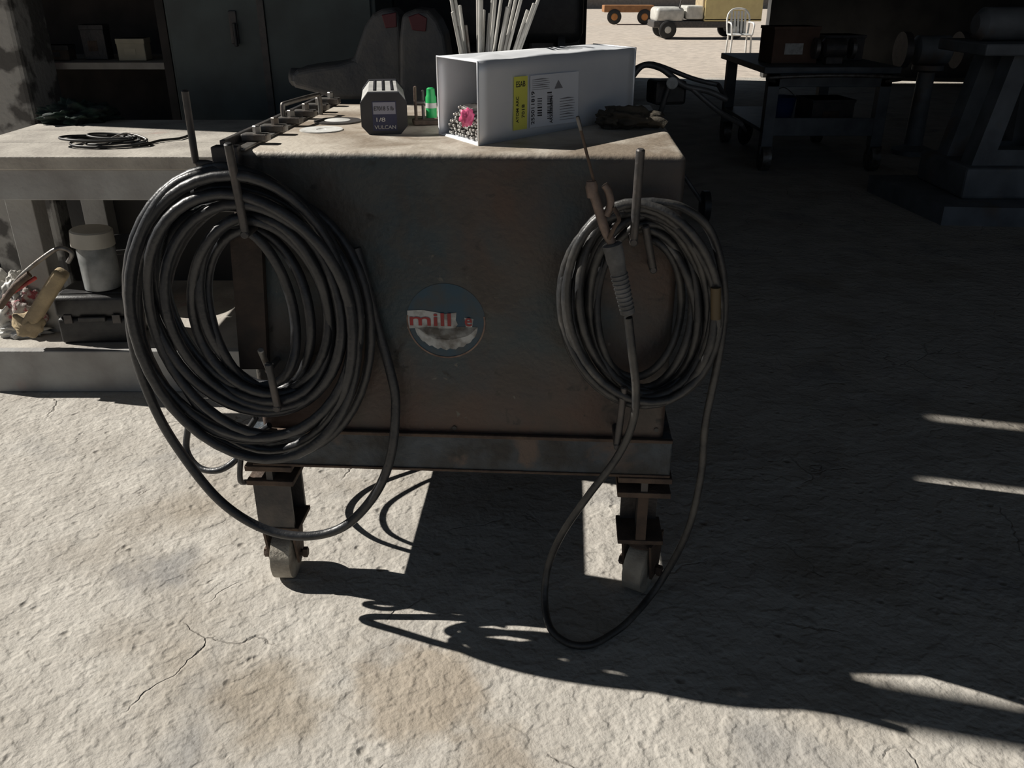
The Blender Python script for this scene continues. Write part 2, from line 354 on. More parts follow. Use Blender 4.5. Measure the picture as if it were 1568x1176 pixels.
# ================= CABLES =================
def coil(loops,n=40,jit=2.0,seed=1):
    pts=[]
    for i in range(len(loops)-1):
        a=loops[i];b=loops[i+1]
        for k in range(n):
            f=k/n;t=2*math.pi*f; ff=f*f*(3-2*f)
            L_,R_,T_,B_,sh,off=[a[j]+(b[j]-a[j])*ff for j in range(6)]
            cx=(L_+R_)/2;rx=(R_-L_)/2;cy=(T_+B_)/2;ry=(B_-T_)/2
            w=noise.noise(Vector((i*1.7+f*3,seed,0)))*jit*3
            u=cx+rx*math.sin(t)-sh*math.cos(t)+w; v=cy-ry*math.cos(t)+noise.noise(Vector((f*3+i,seed+5,2)))*jit*1.5
            pts.append(PF(u,v,off+0.012*math.sin(3*t+i*1.3)))
    return pts
Lloops=[(322,432,345,585,22,.05),(303,500,336,604,30,.075),(322,468,350,590,14,.05),(247,512,316,612,34,.05),(306,498,332,600,18,.09),
 (238,530,303,632,40,.06),(256,515,312,616,22,.10),(222,545,286,645,36,.075),(212,540,270,704,12,.06),(232,532,296,625,38,.12),(199,548,256,712,36,.085),(205,538,268,690,20,.12),(262,572,300,690,20,.03),(203,549,262,706,40,.06)]
pts=coil(Lloops,44,4.5,1)
tail=[(350,258,.09),(270,282,.10),(220,350,.11),(200,440,.11),(205,530,.10),(235,620,.09),(275,690,.08),(335,765,.08),(400,808,.08),(465,821,.08),(525,807,.07),(572,760,.06),(598,700,.05),(606,620,.035),(598,570,.03),(578,500,.02),(560,430,.02),(545,380,.016)]
pts2=pts+cat([PF(*t) for t in tail],8)
cab=[tube('coiled_lead',pts2,0.0112,cable_m,1)]
cab.append(tube('short_lead',[PF(288,655,-.02),PF(286,690,-.01),PF(305,716,.01),PF(335,720,.02),PF(362,703,.0),PF(372,680,-.0),ML(-0.47,-0.015,0.46)],0.008,cable_m,8))
cab.append(tube('short_lead_b',[PF(392,640,.03),PF(375,668,.02),PF(369,700,.01),PF(368,735,.0),PF(378,738,-.03)],0.007,cable_m,8))
group('welding_cable',cab,PF(370,480,.05))
Rloops=[(925,1040,365,560,-5,.03),(905,1058,350,590,-5,.05),(915,1070,342,598,0,.06),(893,1062,340,600,12,.045),(903,1085,330,608,5,.08),(882,1078,326,604,8,.06),(890,1094,318,612,18,.09),
 (870,1088,320,615,-5,.07),(858,1100,326,622,12,.085),(870,1104,312,612,14,.11),(857,1092,324,626,2,.06),(868,1102,309,615,8,.08)]
ptsR=coil(Rloops,40,2.4,3)
tail=[PF(1000,309,.09),PF(1045,318,.09),PF(1085,350,.08),PF(1105,410,.07),PF(1109,480,.07),PF(1098,560,.07),PF(1080,650,.06),PF(1073,730,.05),PF(1052,815,.05),PZ(1010,893,.07),PZ(965,948,.03),PZ(935,972,.014),PZ(902,988,.0125),PZ(868,984,.0125),PZ(842,960,.02),PZ(834,915,.05),PF(840,865,.06),PF(862,815,.07),PF(900,760,.09),PF(945,700,.10),PF(968,650,.11),PF(974,600,.13),PF(968,540,.15),PF(962,486,.16)]
cabR=[tube('coiled_lead',ptsR+cat(tail,8),0.0088,cable2_m,1)]
cabR.append(tube('tape_band',[PF(1096,440,.11),PF(1096,488,.11)],0.0104,mat('brown_tape',(0.12,0.085,0.04),0.6),2))
group('welding_cable.001',cabR,PF(985,465,.05))
group('power_cable',[tube('sagging_lead',[ML(-0.54,0.72,0.34),ML(-0.55,0.62,0.25),ML(-0.55,0.48,0.15),ML(-0.54,0.34,0.12),ML(-0.54,0.24,0.2),ML(-0.545,0.2,0.34)],0.008,cable_m,8),
 tube('sagging_lead_b',[ML(-0.54,0.66,0.35),ML(-0.56,0.54,0.28),ML(-0.56,0.40,0.22),ML(-0.55,0.28,0.24),ML(-0.54,0.22,0.35)],0.007,cable_m,8)],ML(-0.54,0.5,0.3))

# ================= ELECTRODE HOLDER =================
copper=mat('worn_copper',(0.22,0.16,0.13),0.55,0.3,(0.11,0.085,0.07),30,0.2,80)
hgrey=mat('handle_fibre',(0.15,0.15,0.15),0.7,0,(0.075,0.075,0.075),30,0.2,80,spec=0.3)
eh=[]
A=PF(962,482,.165); B=PF(937,372,.165); d=(B-A); Lh=d.length
prof=[(0,0.009),(0.004,0.0145)]
for k in range(9):
    z=0.01+k*0.009; rr=0.0145+k*0.0003; prof+= [(z,rr),(z+0.0035,rr+0.0006),(z+0.005,rr-0.0012),(z+0.0085,rr-0.0012)]
prof+=[(Lh*0.72,0.0165),(Lh*0.75,0.018),(Lh*0.98,0.019),(Lh,0.013)]
eh.append(lathe('handle',A,d,prof,hgrey,28))
J=PF(906,287,.165); eh.append(tube('jaw_body',[B,PF(926,350,.165),PF(915,315,.165),J],0.0095,copper,6))
eh.append(tube('upper_jaw',[PF(928,330,.165),PF(935,312,.165),PF(931,292,.165),PF(925,283,.165)],0.0075,copper,6))
eh.append(tube('jaw_lever',[PF(932,366,.175),PF(942,346,.178),PF(948,335,.178),PF(940,318,.17)],0.004,rusty,5))
eh.append(lathe('jaw_tip',PF(907,302,.165),(J-PF(907,302,.165)),[(0,0.010),(0.02,0.012),(0.03,0.009)],copper,16))
group('electrode_holder',eh,A)
group('welding_electrode',[rod('core',PF(914,296,.165),PF(884,178,.165),0.0028,rusty),rod('flux_end',PF(890,200,.165),PF(884,178,.165),0.0036,steel_g)],J)

# ================= ITEMS ON MACHINE =================
TZ=TOPZ+0.0005
alum=mat('tin_can_metal',(0.90,0.92,0.95),0.45,0.30,(0.78,0.81,0.86),5,0.12,12)
p_bl=PZ(733,223,TZ); p_br=PZ(967,180,TZ); p_kl=PZ(673,205,TZ); 
lenv=p_br-p_bl; wid=p_kl-p_bl; p_kr=p_br+wid*0.95
hh=0.166; Z=Vector((0,0,hh))
cn=[]
def bil(a,b,c,d_,s,t): return (a*(1-s)+b*s)*(1-t)+(d_*(1-s)+c*s)*t
def panel(nm,a,b,c,d_,th,m,nx=18,ny=8,amp=0.003,seed=0):
    vs=[];fs=[];n=(b-a).cross(d_-a).normalized()
    for j in range(ny+1):
        for i in range(nx+1):
            s=i/nx;t=j/ny; e=min(s,1-s,t,1-t)
            vs.append(bil(a,b,c,d_,s,t)+n*noise.noise(Vector((s*4,t*3,seed)))*amp*min(1,e*6))
    for j in range(ny):
        for i in range(nx): q=j*(nx+1)+i; fs.append((q,q+1,q+nx+2,q+nx+1))
    o=mesh_obj(nm,vs,fs,m,True); so=o.modifiers.new('s','SOLIDIFY'); so.thickness=th; so.offset=0; return o
cn.append(panel('front_side',p_bl,p_br,p_br+Z,p_bl+Z,0.001,alum,seed=1))
cn.append(panel('rear_side',p_kl,p_kr,p_kr+Z,p_kl+Z,0.001,alum,seed=2))
cn.append(panel('bottom_side',p_bl,p_br,p_kr,p_kl,0.001,alum,seed=3,amp=0))
cn.append(panel('top_side',p_bl+Z,p_br+Z,p_kr+Z,p_kl+Z,0.001,alum,seed=4,amp=0.014))
cn.append(panel('closed_end',p_br,p_kr,p_kr+Z,p_br+Z,0.001,alum,seed=5))
rim=[p_bl,p_kl,p_kl+Z,p_bl+Z]; cn.append(tube('open_rim',rim,0.0022,alum,1,True))
cn.append(tube('end_rim',[p_br,p_kr,p_kr+Z,p_br+Z],0.003,alum,1,True))
ex=lenv.normalized(); fn=ex.cross(Vector((0,0,1))).normalized(); F0=p_bl+fn*0.004
yel=mat('label_yellow',(0.85,0.85,0.14),0.6,0,(0.78,0.76,0.14),10); lab=mat('label_white',(0.78,0.81,0.86),0.55,0,(0.71,0.74,0.79),10); ink=mat('ink',(0.04,0.04,0.045),0.6)
inkg=mat('ink_grey',(0.25,0.25,0.27),0.6)
def onc(u,v,l=0): return PP(u,v,F0+fn*l,fn)
cn.append(quad('label_yellow',[onc(787,118),onc(808,116),onc(807,197),onc(786,200)],yel))
cn.append(quad('label_white',[onc(812,116),onc(886,109),onc(885,186),onc(811,196)],lab))
zz=Vector((0,0,1))
def ct(nm,txt,u,v,w,h,m=ink):
    return text_mesh(nm,txt,onc(u,v),zz,-ex,w,h,m,-0.0008 if zz.cross(-ex).dot(fn)<0 else 0.0008)
cn.append(ct('label_text','ATOM ARC',794,188,0.055,0.009))
cn.append(ct('label_text_b','7018',803,180,0.028,0.010))
cn.append(ct('label_text_c','255011819',818,190,0.07,0.012)) 
cn.append(ct('label_text_e','AKS00806094',846,188,0.06,0.012))
cn.append(text_mesh('label_logo','ESAB',onc(790,134),ex,zz,0.03,0.012,ink,0.0008 if ex.cross(zz).dot(fn)>0 else -0.0008))
rb=random.Random(5)
for (u0,v0,v1) in ((823,178,150),(838,182,140)):
    vv=v0
    while vv>v1:
        w=rb.choice((0.8,1.4,2.2)); cn.append(quad('barcode_bar',[onc(u0,vv,.0006),onc(u0+7,vv-.6,.0006),onc(u0+7,vv-w-.6,.0006),onc(u0,vv-w,.0006)],ink)); vv-=w+rb.choice((1,1.6,2.2))
for k in range(9): cn.append(quad('text_line',[onc(857,184-k*4,.0006),onc(880,181-k*4,.0006),onc(880-(k%3)*5,180.2-k*4,.0006),onc(857,183.2-k*4,.0006)],inkg))
for k in range(6): cn.append(quad('text_line_b',[onc(815,138-k*3,.0006),onc(842,135.5-k*3,.0006),onc(842-(k%3)*6,134.8-k*3,.0006),onc(815,137.3-k*3,.0006)],inkg))
cn.append(mesh_obj('warning_triangle',[onc(849,136,.0006),onc(862,134.5,.0006),onc(855,122,.0006)],[(0,1,2)],inkg))
group('electrode_can',cn,p_bl)
rodb=mat('flux_rods',(0.055,0.05,0.05),0.6,0,(0.12,0.11,0.10),40); tipm=mat('rod_tips',(0.55,0.53,0.50),0.4,0.5)
wd=wid.normalized(); er=[]
rb=random.Random(8); r=0.0043
for row in range(8):
    for k in range(17-abs(row-1)):
        s=0.012+k*0.0096+(0.0048 if row%2 else 0); z=0.006+row*0.0083
        if s>wid.length-0.01: continue
        if row>5 and k<4: continue
        st=p_bl+wd*s+Vector((0,0,z))+ex*(0.012+rb.uniform(0,0.012)); 
        er.append(rod('rod',st+ex*0.006,st+ex*0.33,r,rodb,8)); er.append(rod('rod_core',st,st+ex*0.008,r*0.62,tipm,8))
er.append(blob('pink_wrapper',p_bl+wd*0.05+Vector((0,0,.052))+ex*0.0,(0.015,0.012,0.018),mat('pink_plastic',(0.6,0.08,0.2),0.5),0.5,2.5,3,3))
group('welding_electrodes',er,p_bl)
wr=[]; base=Vector((-0.075,2.33,TZ)); rb=random.Random(12)
pale=mat('pale_flux',(0.50,0.49,0.46),0.6,0,(0.40,0.39,0.36),20)
wr.append(lathe('holder_tin',base,(0,0,1),[(0,0.05),(0.15,0.05),(0.15,0.047),(0.01,0.046)],steel_d,32))
for (u,v) in ((686,-30),(693,18),(700,40),(704,8),(713,38),(694,-20),(735,-10),(741,15),(738,-40),(750,20),(755,-10),(762,-40),(768,-5),(777,10),(785,-15),(796,-30),(808,15),(818,5),(800,-10),(731,-60),(826,-5)):
    b=base+Vector((( (u-752)/75)*0.038,rb.uniform(-.03,.03),0.012))
    t=PY(u,v,2.33+rb.uniform(-.06,.05)); wr.append(rod('rod',b,t,0.0042,pale if v<30 else steel_g,8))
group('welding_rods',wr,base)
ob=[]; f0=PZ(590,205,TZ)
ax=(Vector((-0.335,2.34,TZ))-f0); ax.z=0; Lb=0.30; ax.normalize(); sd=Vector((ax.y,-ax.x,0))
oc=[(-.036,0),(.036,0),(.052,.018),(.052,.068),(.034,.090),(-.034,.090),(-.052,.068),(-.052,.018)]
box_dark=mat('carton_dark',(0.02,0.022,0.028),0.4,0,(0.035,0.035,0.04),20); box_lid=mat('carton_grey',(0.50,0.50,0.48),0.5,0,(0.38,0.38,0.37),25)
def octo(nm,y0,y1,sc,m):
    vs=[];zc=.045
    for y in (y0,y1):
        for x,z in oc: vs.append(f0+ax*y+sd*(x*sc)+Vector((0,0,zc+(z-zc)*sc)))
    fs=[tuple(range(8)),tuple(range(8,16))]+[(i,(i+1)%8,8+(i+1)%8,8+i) for i in range(8)]
    return mesh_obj(nm,vs,fs,m)
ob.append(octo('shell',0.0,Lb,0.97,box_lid)); ob.append(octo('front_cap',-0.006,0.02,1.0,box_dark)); ob.append(octo('rear_cap',Lb-0.03,Lb+0.005,1.0,box_dark))
for s in (-.02,0,.02): ob.append(box('rib',f0+ax*(Lb/2+.01)+sd*s+Vector((0,0,.0895)),(0.004,Lb-.08,0.005),box_dark,math.atan2(-ax.x,ax.y)))
lf=f0-ax*0.0065
ob.append(quad('label',[lf+sd*-.026+zz*.008,lf+sd*.028+zz*.008,lf+sd*.028+zz*.072,lf+sd*-.026+zz*.072],mat('label_navy',(0.03,0.035,0.09),0.5)))
lf2=f0-ax*0.0072
ob.append(quad('label_strip',[lf2+sd*-.024+zz*.044,lf2+sd*.026+zz*.044,lf2+sd*.026+zz*.070,lf2+sd*-.024+zz*.070],mat('label_grey',(0.3,0.31,0.38),0.5)))
lf3=f0-ax*0.0078
ob.append(text_mesh('label_word','VULCAN',lf3+sd*-.023+zz*.012,sd,zz,0.048,0.008,white,0.0005)); ob.append(text_mesh('label_word_b','1/8',lf3+sd*-.018+zz*.028,sd,zz,0.02,0.009,white,0.0005))
ob.append(text_mesh('label_word_c','E7018 5 lb',lf3+sd*-.022+zz*.052,sd,zz,0.044,0.009,ink,0.0005))
group('electrode_box',ob,f0)
c=PZ(517,186,TZ); group('grinding_disc',[lathe('disc',c,(0,0,1),[(0,0.058),(0.003,0.058),(0.0035,0.02),(0.0015,0.011)],steel_d,48),lathe('paper_label',c+Vector((0,0,.0036)),(0,0,1),[(0,0.032),(0.0006,0.031)],white,32)],c)
c=PZ(492,199,TZ); lathe('washer_plate',c,(0,0,1),[(0,0.05),(0.002,0.05),(0.002,0.012),(0.0005,0.011)],white,40)
g1=PZ(661,184,TZ); grn=mat('green_plastic',(0.02,0.45,0.12),0.4)
group('paint_marker',[lathe('barrel',g1,(0,0,1),[(0,0.012),(0.002,0.0135),(0.055,0.0135),(0.06,0.011),(0.075,0.010),(0.078,0.006)],grn,24),lathe('band',g1+Vector((0,0,.03)),(0,0,1),[(0,0.0139),(0.012,0.0139)],white,24)],g1)
g1=PZ(642,190,TZ); group('spring_clamp',[box('jaw_a',g1+Vector((-.007,0,.045)),(0.006,0.02,0.085),rusty,0,0.002),box('jaw_b',g1+Vector((.010,0.01,.04)),(0.006,0.02,0.075),steel_d,0,0.002),box('foot',g1+Vector((.02,0,.006)),(0.07,0.05,0.01),rusty,0.2,0.002),rod('pivot',g1+Vector((-.012,0,.05)),g1+Vector((.016,0,.05)),0.005,steel_g)],g1)
gm=mat('dirty_leather',(0.06,0.05,0.035),0.85,0,(0.03,0.026,0.022),14,0.5,50)
c=PZ(950,196,TZ)+Vector((.02,.0,0)); gl=[blob('palm',c+Vector((0,0,.022)),(0.065,0.045,0.025),gm,0.5,2,5,4,-.021),blob('cuff',c+Vector((-.045,.0,.02)),(0.03,0.035,0.022),gm,0.5,2.5,9,4,-.019)]
for k in range(4): gl.append(tube('finger',[c+Vector((.04,-.03+k*.02,.02)),c+Vector((.065,-.035+k*.022,.02)),c+Vector((.08,-.04+k*.022,.012))],0.0105,gm,4))
group('work_glove',gl,c)

# ================= LEFT WORKBENCH =================
BD=2.93; BT=0.875; wb=[]; BXL=-1.97
for k in range(3): wb.append(wbox('top_plank',BXL,-0.12,BD+k*0.29,BD+k*0.29+0.286,BT-0.045,BT,wood_m,0.004))
wb.append(wbox('fascia',BXL+.01,-0.13,BD+0.012,BD+0.05,0.726,BT-0.045,paintw,0.003))
wb.append(wbox('shelf_edge',BXL,-0.13,BD,BD+0.04,0.0,0.167,paintw,0.004))
wb.append(wbox('shelf',BXL,-0.13,BD+0.04,BD+0.85,0.145,0.165,wood_m,0.002))
for x in (-1.86,-0.25):
    for y in (BD+0.20,BD+0.75): wb.append(wbox('leg',x,x+0.10,y,y+0.09,0.0,0.83,paintw,0.003))
wb.append(wbox('rear_board',BXL,-0.13,BD+0.845,BD+0.865,0.0,0.83,wallm))
group('workbench',wb,(-1.0,BD+.4,0))
SZ=0.1655
f=PZ(145,527,SZ); cc=f+Vector((0.01,.11,0)); tc=[box('lower_shell',cc+Vector((0,0,.05)),(0.28,0.20,0.10),black,0.05,0.012,seg=3),box('lid',cc+Vector((0,0,.145)),(0.285,0.205,0.085),black,0.05,0.018,seg=3),
 box('handle',cc+Vector((0,-.108,.10)),(0.10,0.015,0.02),black,0.05,0.004),box('latch_a',cc+Vector((-.09,-.107,.10)),(0.03,0.008,0.035),steel_d,0.05,0.002),box('latch_b',cc+Vector((.09,-.105,.10)),(0.03,0.008,0.035),steel_d,0.05,0.002)]
tc.append(box('lid_panel',cc+Vector((0,0,.189)),(0.24,0.15,0.006),black,0.05,0.002))
group('tool_case',tc,cc)
cup=cc+Vector((0.02,-.01,.193)); cl=mat('cloudy_plastic',(0.30,0.31,0.31),0.35,0,(0.14,0.15,0.15),14,0.1,30); capm=mat('cream_cap',(0.45,0.43,0.38),0.5)
group('plastic_jar',[lathe('jar_body',cup,(0,0,1),[(0,.06),(.004,.066),(.15,.068),(.16,.064),(.17,.064)],cl,36),lathe('jar_lid',cup+Vector((-.006,0,.165)),(0.06,0,1),[(0,.073),(.002,.077),(.055,.074),(.06,.068)],capm,36)],cup)
bagm=mat('plastic_bag',(0.62,0.62,0.60),0.35,0,(0.42,0.40,0.36),9,0.5,20); netm=mat('red_mesh',(0.25,0.05,0.06),0.7,0,(0.40,0.36,0.33),50,0.6,80,(0.40,0.52))
c=PZ(5,520,SZ)+Vector((0,.15,0)); group('plastic_bag',[blob('bag',c+Vector((0,0,.10)),(0.11,0.10,0.11),bagm,0.6,2.2,2,5,-.099),blob('flap',c+Vector((.04,-.10,.02)),(0.10,0.04,0.03),bagm,0.7,2.5,8,4,-.019),blob('red_netting',c+Vector((.07,-.07,.10)),(0.085,0.05,0.08),netm,0.5,2.5,4,4,-.099)],c)
tan=mat('tan_suede',(0.42,0.33,0.20),0.85,0,(0.28,0.22,0.14),12,0.3,60)
ga=PY(40,505,2.96); gb=PY(104,402,2.98)
cg=[]
dd=(gb-ga)
cg.append(box('sheath',ga.lerp(gb,.45),(0.065,0.05,dd.length*0.85),tan,rot=dd.to_track_quat('Z','Y').to_euler(),bev=0.015,seg=3))
cg.append(blob('sheath_end',ga.lerp(gb,.08),(0.055,0.035,0.045),tan,0.4,2,3,3))
cg.append(tube('frame_rod',[PY(8,460,2.96),PY(30,425,2.96),PY(75,388,2.97),PY(95,380,2.98),PY(110,388,2.98),gb],0.008,steel_g,5))
cg.append(tube('trigger',[PY(0,470,2.95),PY(22,440,2.94),PY(45,420,2.95)],0.012,rusty,4))
cg.append(rod('plunger',PY(8,455,2.95),PY(55,425,2.96),0.007,red_m))
group('caulking_gun',cg,ga)
bc=Vector((-1.62,3.5,SZ)); group('bucket',[lathe('pail',bc,(0,0,1),[(0,.11),(.24,.13),(.245,.137),(.26,.137),(.26,.128),(.01,.105)],black,36)],bc)
wire_m=mat('thin_black_cord',(0.02,0.02,0.02),0.5)
cw=[]
ctr=PZ(165,222,BT); pw=[]
for i in range(6*24):
    t=i/24*2*math.pi; rr=1-0.12*(i//24%3)+0.15*math.sin(i*.13)
    pw.append(ctr+Vector((0.13*rr*math.cos(t)+0.03*math.sin(i*.05),0.075*rr*math.sin(t)+.015*math.cos(i*.09),0.010+0.004*(i//24)+0.004*math.sin(i*.3))))
pw+=[PZ(215,222,BT+.006),PZ(245,215,BT+.006),PZ(275,212,BT+.006),PZ(290,207,BT+.006)]
cw.append(tube('cord',pw,0.0045,wire_m,2))
cw.append(tube('clip',[PZ(170,212,BT+.02),PZ(195,204,BT+.035),PZ(225,214,BT+.02),PZ(200,220,BT+.012)],0.004,steel_g,5))
group('extension_cord',cw,ctr)
c=PZ(120,185,BT); blob('green_rag',c+Vector((0,0,.022)),(0.13,0.12,0.06),mat('green_cloth',(0.010,0.03,0.02),0.9,0,(0.015,0.02,0.02),20,0.6,60),0.6,2.2,6,5,-.021)
V0=Vector((-0.5,3.3,BT)); vi=[]
iron=mat('cast_iron',(0.07,0.072,0.078),0.5,0.3,(0.12,0.115,0.11),10,0.3,60); redp=mat('red_paint_dark',(0.10,0.012,0.018),0.5)
def prof_ext(nm,pxs,y0,y1,m,bw=0.02):
    pts=[PY(u,v,3.3) for u,v in pxs]; n=len(pts)
    vs=[Vector((p.x,y0,p.z)) for p in pts]+[Vector((p.x,y1,p.z)) for p in pts]
    o=mesh_obj(nm,vs,[tuple(range(n)),tuple(range(n,2*n))]+[(i,(i+1)%n,n+(i+1)%n,n+i) for i in range(n)],m)
    b=o.modifiers.new('b','BEVEL'); b.width=bw; b.segments=4; b.limit_method='ANGLE'; b.angle_limit=math.radians(50); return o
vi.append(prof_ext('slide_and_jaw',[(450,122),(452,112),(460,104),(480,100),(520,95),(545,88),(552,66),(562,38),(574,20),(588,13),(604,12),(616,20),(620,60),(624,150),(520,150),(480,138),(456,132)],3.24,3.42,iron))
vi.append(prof_ext('fixed_jaw',[(616,60),(620,20),(640,12),(660,14),(674,30),(684,52),(690,90),(692,190),(600,190),(616,150)],3.20,3.46,iron))
vi.append(prof_ext('jaw_insert',[(588,22),(610,18),(611,40),(594,42)],3.232,3.25,redp,.003)); vi.append(prof_ext('jaw_insert_b',[(630,24),(645,19),(658,26),(656,46),(636,44)],3.192,3.21,redp,.003))
vi.append(lathe('base',Vector((-.36,3.33,BT)),(0,0,1),[(0,.13),(.03,.13),(.05,.09),(.12,.08)],iron,32)); vi.append(rod('screw',PY(462,118,3.33),PY(600,120,3.33),.022,iron)); vi.append(lathe('screw_head',PY(456,118,3.33)+Vector((-.03,0,0)),(1,0,0),[(0,.02),(.01,.032),(.05,.032),(.06,.02)],iron,24))
group('bench_vise',vi,V0)

# ================= BACKGROUND LEFT =================
cabm=mat('grey_green_paint',(0.075,0.095,0.095),0.5,0.2,(0.05,0.06,0.06),5,0.1,30)
cb=[wbox('carcass',-1.58,-0.62,4.25,4.85,0.0,2.0,cabm,0.006),wbox('door_leaf_l',-1.56,-1.13,4.225,4.25,0.08,1.95,cabm,0.004),wbox('door_leaf_r',-1.12,-0.64,4.225,4.25,0.08,1.95,cabm,0.004),
 box('handle_plate',PY(358,42,4.22),(0.035,0.012,0.14),steel_d,0,0.004),rod('handle_lever',PY(358,35,4.2),PY(358,35,4.2)+Vector((0.0,0,-.1)),0.009,black),wbox('door_edge_strip',-1.15,-1.12,4.215,4.226,0.1,1.93,steel_d)]
group('metal_cabinet',cb,(-1.1,4.5,0))
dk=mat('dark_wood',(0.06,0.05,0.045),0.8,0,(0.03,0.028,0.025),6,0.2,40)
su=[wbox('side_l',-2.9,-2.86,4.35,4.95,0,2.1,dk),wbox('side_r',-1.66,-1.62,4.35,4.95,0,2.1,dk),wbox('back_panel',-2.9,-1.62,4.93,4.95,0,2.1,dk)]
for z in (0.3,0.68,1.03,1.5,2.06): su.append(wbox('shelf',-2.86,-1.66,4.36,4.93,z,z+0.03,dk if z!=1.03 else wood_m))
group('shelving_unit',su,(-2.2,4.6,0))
crm=mat('cream_card',(0.6,0.54,0.40),0.8); 
def sbox(nm,x,y,z,s,m,lidm,lb=None):
    return group(nm,[box('case',(x,y,z+s[2]/2),s,m,0.1,0.004),box('lid',(x,y,z+s[2]-0.012),(s[0]*1.04,s[1]*1.04,0.024),lidm,0.1,0.003),box('label',(x-.0,y-s[1]*.51,z+s[2]*.4),(s[0]*.4,.004,s[2]*.3),lb or crm,0.1)],(x,y,z))
sbox('cardboard_carton',-1.85,4.5,1.062,(0.13,0.11,0.10),crm,crm); sbox('parts_box',-2.05,4.55,1.062,(0.11,0.1,0.16),steel_d,steel_d,rusty); sbox('parts_box',-2.22,4.5,1.062,(0.12,0.1,0.07),rusty,steel_d,steel_d)
cp=[]; q=Vector((0.05,5.2,0))
cp.append(lathe('tank',q+Vector((-.5,0,.55)),(1,0,0),[(0,.08),(.04,.2),(.1,.26),(.95,.26),(1.01,.2),(1.05,.08)],black,40)); cp.append(box('motor_mount',q+Vector((0,0,.84)),(0.7,0.3,0.03),black,0,.004))
cp.append(lathe('motor',q+Vector((-.3,0,.98)),(1,0,0),[(0,.1),(.02,.13),(.28,.13),(.3,.1)],black,32)); cp.append(box('pump_block',q+Vector((.12,0,1.0)),(0.16,0.2,0.3),steel_d,0,.02)); cp.append(lathe('flywheel',q+Vector((.2,0,1.05)),(1,0,0),[(0,.19),(.04,.19)],black,40))
cp.append(box('belt_guard',q+Vector((-.02,-.02,1.28)),(0.72,0.3,0.35),black,0,.06,seg=3))
for x in (-.35,.30): cp.append(box('foot',q+Vector((x,0,.16)),(0.06,0.4,0.34),black,0,.005))
group('air_compressor',cp,q)
lk=[wbox('carcass',-0.80,0.46,6.2,6.8,0,2.1,black,0.01),wbox('door_l',-0.78,-0.18,6.18,6.2,0.05,2.05,black,.004),wbox('door_r',-0.16,0.44,6.18,6.2,0.05,2.05,black,.004),wbox('grip',-0.14,-0.11,6.15,6.18,0.9,1.1,steel_d,.004)]
group('storage_locker',lk,(-.2,6.5,0))

# ================= BACKGROUND RIGHT =================
tm=mat('table_blue_grey',(0.13,0.145,0.16),0.5,0.2,(0.08,0.09,0.10),8)
x0=PZ(1165,265,0).x; tb=[]; X0,X1,Y0,Y1=x0,x0+0.98,7.15,8.7
tb.append(wbox('top',X0-.05,X1+.05,Y0,Y1,0.76,0.81,tm,.006)); tb.append(wbox('lower_tray',X0,X1,Y0+.05,Y1-.05,0.30,0.33,tm,.004)); tb.append(wbox('tray_lip',X0,X1,Y0+.03,Y0+.05,0.28,0.42,tm,.003))
tb.append(wbox('apron',X0,X1,Y0+.02,Y0+.05,0.66,0.76,tm,.003))
tb.append(tube('push_handle',[(X0+.05,Y0+.03,.70),(X0-.02,Y0-.10,.74),(X0+.5,Y0-.14,.76),(X1+.02,Y0-.10,.74),(X1-.05,Y0+.03,.70)],0.014,steel_g,5))
for x in (X0,X1-.09):
    for y in (Y0+.02,Y1-.12):
        tb.append(wbox('leg',x,x+.09,y,y+.09,0.19,0.76,tm,.003)); tb.append(lathe('caster',Vector((x+.005,y+.03,.10)),(1,0,0),[(0,.08),(.005,.10),(.075,.10),(.08,.08)],steel_g,28)); tb.append(wbox('fork',x-.01,x+.10,y,y+.05,0.13,0.20,steel_d,.003))
group('rolling_table',tb,((X0+X1)/2,7.9,0))
brownb=mat('brown_card',(0.17,0.10,0.07),0.8)
sbox('cardboard_box',X0+.25,7.6,0.812,(0.38,0.3,0.28),brownb,brownb,white)
sbox('parts_crate',X0+.75,7.9,0.812,(0.35,0.3,0.2),steel_d,steel_d,rusty)
sbox('parts_crate',X0+.62,7.6,0.332,(0.36,0.35,0.2),steel_d,steel_d,rusty)
bu=Vector((X0+.25,7.6,0.332)); group('blue_bucket',[lathe('pail',bu,(0,0,1),[(0,.09),(.2,.12),(.21,.125),(.21,.115),(.01,.085)],mat('blue_plastic',(0.015,0.05,0.18),0.5),32),tube('bail',[bu+Vector((-.12,0,.2)),bu+Vector((0,0,.28)),bu+Vector((.12,0,.2))],.004,steel_g,8)],bu)
gr=Vector((X0+.55,7.38,0.812)); group('bench_grinder',[lathe('motor',gr+Vector((-.1,0,.12)),(1,0,0),[(0,.05),(.02,.075),(.18,.075),(.2,.05)],steel_d,28),lathe('wheel_a',gr+Vector((-.16,0,.12)),(1,0,0),[(0,.08),(.03,.08)],steel_g,32),lathe('wheel_b',gr+Vector((.13,0,.12)),(1,0,0),[(0,.08),(.03,.08)],steel_g,32),box('pedestal',gr+Vector((0,0,.03)),(.14,.12,.06),steel_d,0,.01)],gr)
hc=[]; Yh=5.4; hcm=mat('tube_grey',(0.16,0.16,0.165),0.45,0.4,(0.09,0.09,0.09),10)
def hp(u,v,dy=0): return PY(u,v,Yh+dy)
hc.append(tube('handle',[hp(968,118),hp(985,100),hp(1010,104),hp(1030,118),hp(1050,132),hp(1085,140),hp(1112,152)],.018,hcm,6))
hc.append(tube('handle_b',[hp(972,105,.3),hp(1000,98,.3),hp(1060,120,.3),hp(1100,130,.3)],.015,hcm,6))
